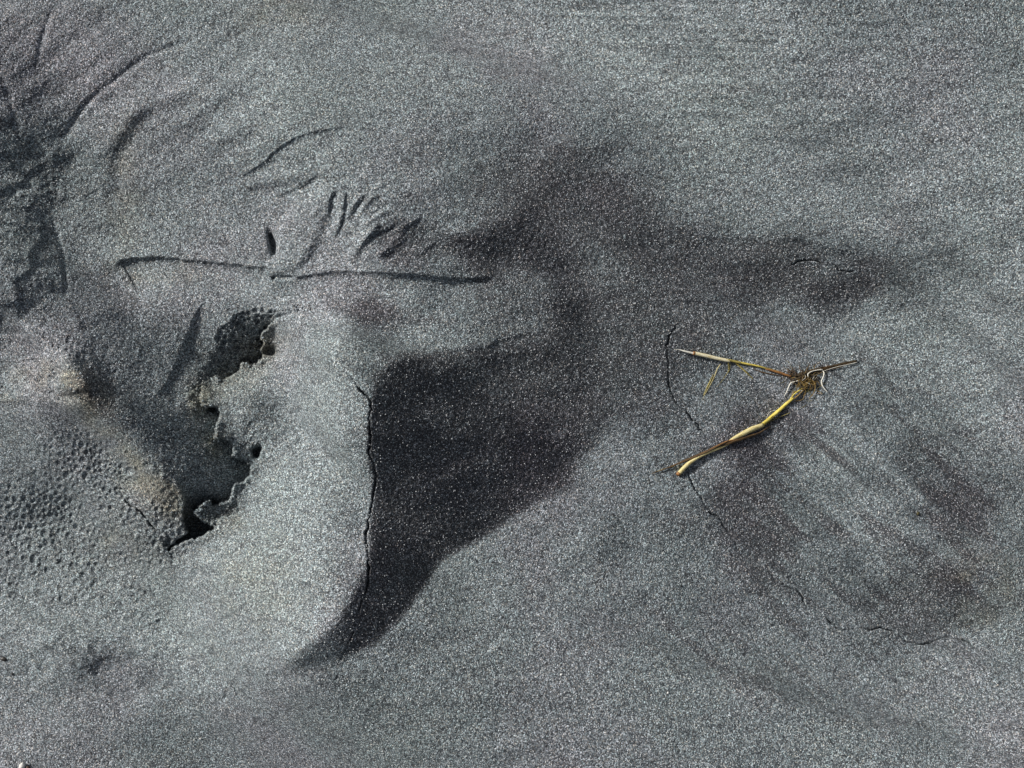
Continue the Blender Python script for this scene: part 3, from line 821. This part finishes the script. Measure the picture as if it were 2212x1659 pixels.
# upper stem
build('stem_tip', [strand(Z((300, 130), (350, 134), (400, 148), (498, 172)), [0.4, 0.9, 2.4, 2.9], 3.0)], M_WHITE, plant)['label'] = 'thin white pointed stem core'
o = build('stem', [strand(Z((488, 166), (600, 190), (700, 214), (800, 235), (840, 243)), [4.6, 4.8, 4.6, 4.2, 3.4], 1.0, sides=14, hollow=True)], M_CREAM, plant)
o['label'] = 'pale cream length of the upper stem'
build('sheath_rim', [strand(Z((484, 165), (500, 170)), [4.9, 4.9], 1.0, sides=14)], M_RUST, o)
build('stem', [strand(Z((800, 230), (900, 250), (1000, 272), (1120, 296), (1220, 322), (1320, 352)), [3.2, 3.3, 3.0, 2.8, 2.8, 2.6], 1.5, sides=12)], M_OLIVE, plant)['label'] = 'olive stretch of the upper stem'
build('stem_husk', [strand(Z((880, 246), (1000, 268), (1110, 290), (1200, 318)), [1.4, 2.0, 2.2, 0.6], 4.5, flat=0.4, twist=0.8)], M_YELL, plant)
build('stem', [strand(Z((1180, 315), (1300, 350), (1360, 370), (1430, 392)), [2.4, 3.0, 3.2, 2.0], 2.5, sides=12)], M_RUST, plant)['label'] = 'rust brown end of the upper stem at the roots'
build('leaf', [strand(Z((885, 255), (950, 310), (1010, 365), (1065, 420)), [1.6, 2.0, 2.2, 0.8], 1.0, flat=0.3, twist=0.6)], M_OLIVE, plant)['label'] = 'short olive leaf bent down from the upper stem'
build('leaf', [strand(Z((822, 252), (832, 300), (822, 345), (780, 410), (712, 495)), [1.2, 1.7, 1.8, 1.3, 0.4], [3, 1, 0, 0, 0], flat=0.35, twist=1.0),
               strand(Z((818, 250), (822, 310), (828, 350)), [0.6, 0.8, 0.4], 1, flat=0.5),
               strand(Z((848, 262), (838, 310), (826, 350)), [0.5, 0.7, 0.4], 1, flat=0.5)], M_OLIVE, plant)['label'] = 'thin torn green leaf hanging from the upper stem'
build('leaf', [strand(Z((1060, 318), (1150, 350), (1250, 372), (1330, 385)), [0.4, 1.6, 1.4, 0.5], 0.6, flat=0.4)], M_BROWN, plant)
# lower stem
o = build('stem', [strand(Z((342, 1332), (400, 1268), (460, 1215), (540, 1165), (640, 1118), (740, 1080), (830, 1040)), [5.4, 5.6, 5.2, 4.4, 3.8, 3.2, 2.5], 1.5, sides=14, hollow=True)], M_PALE, plant)
o['label'] = 'cut pale end of the lower stem'
build('cut_rim', [strand(Z((330, 1342), (347, 1324)), [4.4, 5.7], 1.5, sides=14, hollow=True)], M_RUST, o)
build('stem', [strand(Z((800, 1035), (880, 985), (960, 945), (1050, 900), (1160, 858)), [1.5, 4.2, 6.2, 7.0, 5.2], 2.5, flat=0.8, sides=14)], M_PALE, plant)['label'] = 'swollen straw coloured sheath of the lower stem'
build('stem', [strand(Z((1135, 868), (1200, 815), (1270, 755), (1340, 695), (1400, 640), (1450, 600)), [4.5, 4.8, 5.0, 4.6, 4.0, 3.0], 2.5, sides=14)], M_YELL, plant)['label'] = 'bright yellow upper length of the lower stem'
build('dry_sheath', [strand(Z((80, 1328), (190, 1290), (300, 1248), (400, 1205), (520, 1155), (640, 1100), (740, 1050), (820, 1012)), [0.4, 1.3, 2.2, 3.0, 3.8, 4.2, 4.2, 3.4], 3.0, flat=0.5, twist=1.6),
                     strand(Z((740, 1066), (840, 1032), (940, 1000), (1040, 966), (1120, 938), (1180, 900), (1232, 870)), [2.2, 3.6, 4.2, 4.2, 3.6, 3.0, 0.6], 4.0, flat=0.5, twist=-1.4),
                     strand(Z((380, 1225), (480, 1185), (600, 1130), (720, 1075)), [0.5, 1.3, 1.6, 0.7], 4.0, flat=0.5, twist=1)], M_BROWN, plant)['label'] = 'dark brown withered sheath twisted round the lower stem'
build('dry_sheath', [strand(Z((640, 1095), (740, 1045), (820, 1015), (880, 1000), (960, 975)), [0.6, 1.2, 2.0, 1.3, 0.4], 6.5, flat=0.5)], M_RUST, plant)['label'] = 'rust coloured strip on the lower stem'
build('stem_scar', [strand(Z((1225, 790), (1270, 760), (1310, 735)), [0.5, 1.9, 0.4], 6.2, flat=0.4)], M_RUST, plant)
flk = []
for k in range(26):      # torn dark flecks of rind left on the lower stem
    x = random.uniform(1150, 1420); f_ = (x - 1135) / (1450 - 1135); y = 868 - 268 * f_ + random.gauss(6, 7); ln = random.uniform(8, 34)
    flk.append(strand(Z((x, y), (x + ln * 0.5, y - ln * 0.42), (x + ln, y - ln * 0.85)), [0.2, random.uniform(0.4, 0.9), 0.2], 5.2, flat=0.5, sides=5, sub=2))
for k in range(16):
    x = random.uniform(850, 1130); f_ = (x - 850) / 280; y = 1005 - 125 * f_ + random.gauss(6, 7); ln = random.uniform(15, 60)
    flk.append(strand(Z((x, y), (x + ln * 0.5, y - ln * 0.22), (x + ln, y - ln * 0.46)), [0.2, random.uniform(0.3, 0.7), 0.2], 7.0, flat=0.5, sides=5, sub=2))
build('rind_flecks', flk, M_BROWN, plant)['kind'] = 'stuff'
# loose fine hairs of the stems
build('leaf_fibre', [strand(Z((1180, 860), (1260, 810), (1360, 765), (1480, 715), (1590, 660)), [0.7, 0.7, 0.6, 0.5, 0.3], 0.3, sides=5)], M_OLIVE, plant)
build('leaf_fibre', [strand(Z((1195, 790), (1205, 755), (1240, 725), (1300, 715)), [0.4, 0.5, 0.5, 0.3], 0.3, sides=5)], M_WHITE, plant)
build('leaf_fibre', [strand(Z((85, 1328), (150, 1300), (240, 1270), (310, 1262)), [0.3, 0.6, 0.7, 0.4], 0.3, sides=5)], M_OLIVE, plant)
# root stalk running right
build('root_stalk', [strand(Z((1400, 385), (1500, 378), (1600, 352), (1720, 325), (1840, 290), (1950, 262), (2060, 245)), [2.0, 4.2, 5.0, 3.6, 3.0, 3.0, 3.6], 1.0, flat=0.7, sides=12, wob=0.35)], M_DARK, plant)
sb = []
for k in range(16):
    x0 = random.uniform(1400, 1800); x1 = x0 + random.uniform(150, 380); x1 = min(x1, 2085)
    f = lambda x: 388 - (x - 1400) * 0.215 + random.gauss(0, 10)
    sb.append(strand(Z((x0, f(x0)), ((x0 + x1) / 2, f((x0 + x1) / 2)), (x1, f(x1))), [0.5, 1.0, 0.4], random.uniform(2, 6), sides=5))
build('root_bark', sb, M_BROWN, plant)['kind'] = 'stuff'
wr = [(((1360, 582), (1385, 540), (1402, 500), (1425, 455), (1470, 440), (1520, 424), (1570, 400)), [0.6, 1.1, 1.4, 1.5, 1.2, 1.0, 0.6], 3),
      (((1592, 395), (1590, 370), (1615, 348), (1660, 334), (1722, 324)), [0.8, 1.3, 1.3, 1.3, 1.5], 8),
      (((1722, 324), (1745, 355), (1738, 395), (1720, 440), (1735, 490), (1782, 546)), [1.5, 1.6, 1.4, 1.3, 1.3, 0.8], 5),
      (((1750, 336), (1850, 304), (1950, 282), (2065, 255)), [0.5, 0.8, 0.9, 0.8], 6),
      (((1590, 400), (1588, 360), (1592, 340)), [0.6, 0.8, 0.5], 6)]
for pts, rr, lf_ in wr:
    o = build('root', [strand(Z(*pts), rr, lf_, sides=8, sub=7)], M_WHITE, plant)
tr = [(((1610, 410), (1650, 450), (1660, 500), (1640, 560), (1600, 602)), [0.8, 1.1, 1.1, 0.9, 0.4], 5),
      (((1560, 500), (1600, 470), (1560, 440), (1600, 400), (1590, 350)), [0.7, 1.0, 0.9, 0.9, 0.6], 6),
      (((1680, 555), (1730, 560), (1700, 540), (1650, 520)), [0.4, 0.7, 0.7, 0.6], 2),
      (((1420, 610), (1460, 560), (1520, 515), (1560, 480), (1620, 440)), [1.8, 2.2, 1.8, 1.3, 0.8], 4),
      (((1440, 622), (1490, 580), (1540, 530), (1590, 500)), [1.2, 1.8, 1.3, 0.6], 4),
      (((1430, 590), (1450, 545), (1500, 530), (1560, 500)), [0.8, 1.6, 1.2, 0.5], 5),
      (((1450, 632), (1540, 610), (1560, 520)), [0.4, 0.7, 0.4], 3),
      (((1640, 395), (1700, 362), (1740, 345)), [0.5, 0.7, 0.4], 5)]
for pts, rr, lf_ in tr:
    build('root', [strand(Z(*pts), rr, lf_, sides=8, sub=7)], M_TAN if rr[0] < 1.7 else M_YELL, plant)['label'] = 'tan twisted root'
def tangle(n, cx, cy, sx, sy, r0, r1, ln, lf0, lf1):
    out = []
    for k in range(n):
        x = random.gauss(cx, sx); y = random.gauss(cy, sy); a = random.uniform(0, 6.28); pts = [(x, y)]
        for j in range(4):
            a += random.gauss(0, 0.75)
            x += math.cos(a) * ln * random.uniform(0.5, 1.2); y += math.sin(a) * ln * random.uniform(0.5, 1.2)
            pts.append((x, y))
        l = random.uniform(lf0, lf1)
        out.append(strand(Z(*pts), [r1, r0, r0, r1 * 0.7], [l * 0.6, l, l, l * 0.5, 0], sides=5, sub=4))
    return out
build('root_hairs', tangle(34, 1585, 440, 42, 40, 0.6, 0.35, 34, 3, 10), M_TAN, plant)['kind'] = 'stuff'
build('root_hairs', tangle(75, 1580, 425, 58, 36, 0.9, 0.45, 26, 0, 7), M_DARK, plant)['kind'] = 'stuff'
build('root_hairs', tangle(40, 1480, 385, 60, 22, 0.7, 0.35, 28, 1, 7), M_BROWN, plant)['kind'] = 'stuff'
build('root_hairs', tangle(34, 1590, 470, 100, 70, 0.28, 0.18, 36, 0, 4), M_OLIVE, plant)['kind'] = 'stuff'
build('root_hairs', tangle(7, 1580, 440, 45, 40, 0.45, 0.3, 26, 3, 11), M_WHITE, plant)['kind'] = 'stuff'

# loose blades below the upper stem
def thing(o, label, cat, group=None):
    o['label'] = label; o['category'] = cat
    if group:
        o['group'] = group
    return o
blade = bpy.data.objects.new("grass_blade", None)
(bu, bv), = Z((570, 620)); blade.location = world_pt(bu, bv, surf_s(bu, bv)); scene.collection.objects.link(blade)
thing(blade, 'loose thin dry grass blade lying on the sand just below the upper stem', 'grass blade')
bpy.context.view_layer.update()
build('blade_half', [strand(Z((750, 268), (715, 322), (685, 400), (640, 490), (600, 560), (568, 625)), [0.6, 1.4, 1.1, 1.2, 1.1, 0.4], 0.6, flat=0.35, twist=0.8)], M_PALE, blade)
build('blade_half', [strand(Z((680, 368), (650, 430), (615, 500), (572, 600)), [0.5, 1.5, 1.4, 0.4], 0.0, flat=0.3, twist=-0.8)], M_OLIVE, blade)

# ------------------------------------------------------------------ small stones and grains
def pebble(name, u, v, r, col, label, cat, sq=(1, 0.8, 0.7), rough=0.5, sink=0.3):
    m, nt, b = new_mat(name + "_stone")
    n1 = N(nt, 'ShaderNodeTexNoise'); n1.inputs['Scale'].default_value = 900.0
    tcn = N(nt, 'ShaderNodeTexCoord'); nt.links.new(tcn.outputs['Object'], n1.inputs['Vector'])
    rp = N(nt, 'ShaderNodeValToRGB'); nt.links.new(n1.outputs[0], rp.inputs[0])
    rp.color_ramp.elements[0].position = 0.35; rp.color_ramp.elements[0].color = (*[c * 0.6 for c in col], 1)
    rp.color_ramp.elements[1].position = 0.65; rp.color_ramp.elements[1].color = (*col, 1)
    nt.links.new(rp.outputs[0], b.inputs['Base Color']); b.inputs['Roughness'].default_value = rough
    import bmesh
    bm = bmesh.new(); bmesh.ops.create_icosphere(bm, subdivisions=3, radius=1.0)
    rr = random.Random(int(u * 7 + v))
    ph = [rr.uniform(0, 6.28) for _ in range(6)]
    for x in bm.verts:
        c = x.co; k = 1 + 0.12 * math.sin(3 * c.x + ph[0]) * math.cos(2.4 * c.y + ph[1]) + 0.09 * math.sin(4 * c.z + ph[2] + 2 * c.x) + 0.05 * math.sin(7 * c.y + ph[3])
        x.co = Vector((c.x * sq[0], c.y * sq[1], c.z * sq[2])) * (k * r * S)
    me = bpy.data.meshes.new(name); bm.to_mesh(me); bm.free()
    me.polygons.foreach_set("use_smooth", np.ones(len(me.polygons), bool))
    me.materials.append(m)
    o = bpy.data.objects.new(name, me); scene.collection.objects.link(o)
    o.location = world_pt(u, v, surf_s(u, v) + r * (sq[2] - sink)); o.rotation_euler = (0, 0, rr.uniform(0, 3.1))
    return thing(o, label, cat)
(a, b), = T(3, (118, 1655)); pebble('pebble', a, b, 10, (0.8, 0.78, 0.74), 'pale pebble cut off by the bottom edge at the left corner', 'pebble', (1.2, 0.7, 0.6))
(a, b), = T(3, (150, 1662)); pebble('pebble', a, b, 6, (0.10, 0.06, 0.04), 'small dark brown pebble touching the pale one in the bottom left corner', 'pebble')
(a, b), = T(3, (612, 1378)); pebble('shell_grain', a, b, 2.2, (0.9, 0.88, 0.84), 'tiny white shell grain on the dim sand near the lower left', 'shell grain')
(a, b), = T(3, (1082, 1500)); pebble('shell_grain', a, b, 2.4, (0.9, 0.88, 0.84), 'tiny white shell grain below the foot of the mound near the bottom edge', 'shell grain', (1.3, 0.7, 0.6))
(a, b), = T(5, (1372, 1542)); pebble('shell_grain', a, b, 2.7, (0.9, 0.9, 0.88), 'brightest white grain, alone in the bottom centre', 'shell grain')
(a, b), = T(5, (632, 1318)); pebble('shell_grain', a, b, 2.0, (0.9, 0.9, 0.88), 'tiny white grain just below the dark slope of the mound', 'shell grain')
(a, b), = T(7, (290, 1253)); pebble('shell_grain', a, b, 2.6, (0.9, 0.9, 0.88), 'white grain on even sand left of the long lower right crack', 'shell grain')
(a, b), = T(7, (1640, 285)); pebble('seed_husk', a, b, 3.6, (0.10, 0.085, 0.03), 'tiny olive brown husk among the dark streaks at the right', 'husk', (1.2, 0.8, 0.5))
(a, b), = T(7, (692, 110)); pebble('dark_grain', a, b, 2.8, (0.015, 0.015, 0.015), 'small black grain below the lower stem of the reed', 'grain')
(a, b), = T(7, (1838, 180)); pebble('dark_grain', a, b, 2.6, (0.015, 0.015, 0.015), 'small black grain in the dark streak near the right edge', 'grain')
(a, b), = T(7, (362, 676)); pebble('dark_grain', a, b, 2.4, (0.015, 0.015, 0.015), 'small black grain left of the start of the lower right crack', 'grain')
(a, b), = T(3, (20, 1070)); pebble('dark_grain', a, b, 6, (0.04, 0.035, 0.03), 'dark crumb on the sand at the left edge', 'grain', (0.8, 1.2, 0.6))
(a, b), = T(3, (66, 1152)); pebble('dark_grain', a, b, 3.0, (0.03, 0.03, 0.03), 'dark speck just below the dark crumb at the left edge', 'grain')

# crumbs of crust fallen along the torn edge and into the hollow
def crumbs():
    import bmesh
    rr = random.Random(5); bm = bmesh.new()
    spots = []
    for k in range(260):
        i = rr.randrange(len(cr)); u, v = cr[i]; spots.append((u - abs(rr.gauss(0, 16)) + 2, v + rr.gauss(0, 9), rr.uniform(1.3, 3.4)))
    for k in range(110):
        spots.append((rr.gauss(440, 16), rr.gauss(1125, 18), rr.uniform(1.5, 4.5)))
    for k in range(120):
        spots.append((rr.gauss(340, 55), rr.gauss(1130, 35), rr.uniform(1.2, 2.8)))
    for k in range(90):
        spots.append((rr.gauss(110, 50), rr.gauss(820, 30), rr.uniform(1.2, 3.2)))
    for k in range(60):
        spots.append((rr.gauss(50, 35), rr.gauss(520, 70), rr.uniform(1.2, 3.0)))
    for u, v, r in spots:
        g_ = bmesh.ops.create_icosphere(bm, subdivisions=1, radius=1.0)
        c = Vector(world_pt(u, v, surf(u, v) + r * 0.3)); a = rr.uniform(0.7, 1.3); e = rr.uniform(0.6, 1.1)
        for x in g_['verts']:
            k = r * S * rr.uniform(0.75, 1.2); x.co = Vector((x.co.x * a, x.co.y, x.co.z * e)) * k + c
    me = bpy.data.meshes.new('sand_crumbs'); bm.to_mesh(me); bm.free(); me.materials.append(SAND)
    o = bpy.data.objects.new('sand_crumbs', me); scene.collection.objects.link(o); o['kind'] = 'stuff'
    o['label'] = 'crumbs of grey crust fallen along the torn edge of the hollow'; o['category'] = 'sand crumbs'
crumbs()

# coarse loose grains strewn over the sheet
def strewn(name, n, col, rmin, rmax, seed, label):
    r_ = np.random.default_rng(seed)
    t = (1 + 5 ** 0.5) / 2
    ico = np.array([(-1, t, 0), (1, t, 0), (-1, -t, 0), (1, -t, 0), (0, -1, t), (0, 1, t), (0, -1, -t), (0, 1, -t), (t, 0, -1), (t, 0, 1), (-t, 0, -1), (-t, 0, 1)], float) / math.hypot(1, t)
    oc = np.array([(1, 0, 0), (-1, 0, 0), (0, 1, 0), (0, -1, 0), (0, 0, 1), (0, 0, -1)], float)
    of = np.array([(0, 2, 4), (2, 1, 4), (1, 3, 4), (3, 0, 4), (2, 0, 5), (1, 2, 5), (3, 1, 5), (0, 3, 5)])
    u = r_.uniform(-150, 2362, n); v = r_.uniform(-120, 1780, n); rad = r_.uniform(rmin, rmax, n)
    i = ((v - V0) / STEP).astype(int); j = ((u - U0) / STEP).astype(int)
    h = H[i, j] + rad * 0.25
    k = (HREF - h) / HREF
    P = np.stack([(u - CU) * k * S, (CV - v) * k * S, h * S], 1)
    A = r_.normal(size=(n, 3, 3)); Q, _ = np.linalg.qr(A)
    V = np.einsum('nij,kj->nki', Q, oc) * (rad[:, None, None] * S) * r_.uniform(0.7, 1.25, (n, 6, 1)) + P[:, None, :]
    F = (of[None] + (np.arange(n) * 6)[:, None, None]).reshape(-1, 3).astype(np.int32)
    me = bpy.data.meshes.new(name)
    me.vertices.add(n * 6); me.vertices.foreach_set('co', V.astype(np.float32).ravel())
    me.loops.add(F.size); me.loops.foreach_set('vertex_index', F.ravel())
    me.polygons.add(len(F)); me.polygons.foreach_set('loop_start', np.arange(0, F.size, 3, dtype=np.int32))
    me.update(calc_edges=True)
    m, nt, b = new_mat(name + "_mineral"); b.inputs['Base Color'].default_value = (*col, 1); b.inputs['Roughness'].default_value = 0.35
    me.materials.append(m)
    o = bpy.data.objects.new(name, me); scene.collection.objects.link(o); o['kind'] = 'stuff'
    o['label'] = label; o['category'] = 'sand grains'
strewn('pale_sand_grains', 20000, (0.75, 0.77, 0.78), 0.8, 1.5, 3, 'pale quartz grains strewn all over the sand')
strewn('dark_sand_grains', 14000, (0.03, 0.03, 0.035), 0.8, 1.5, 4, 'dark mineral grains strewn all over the sand')
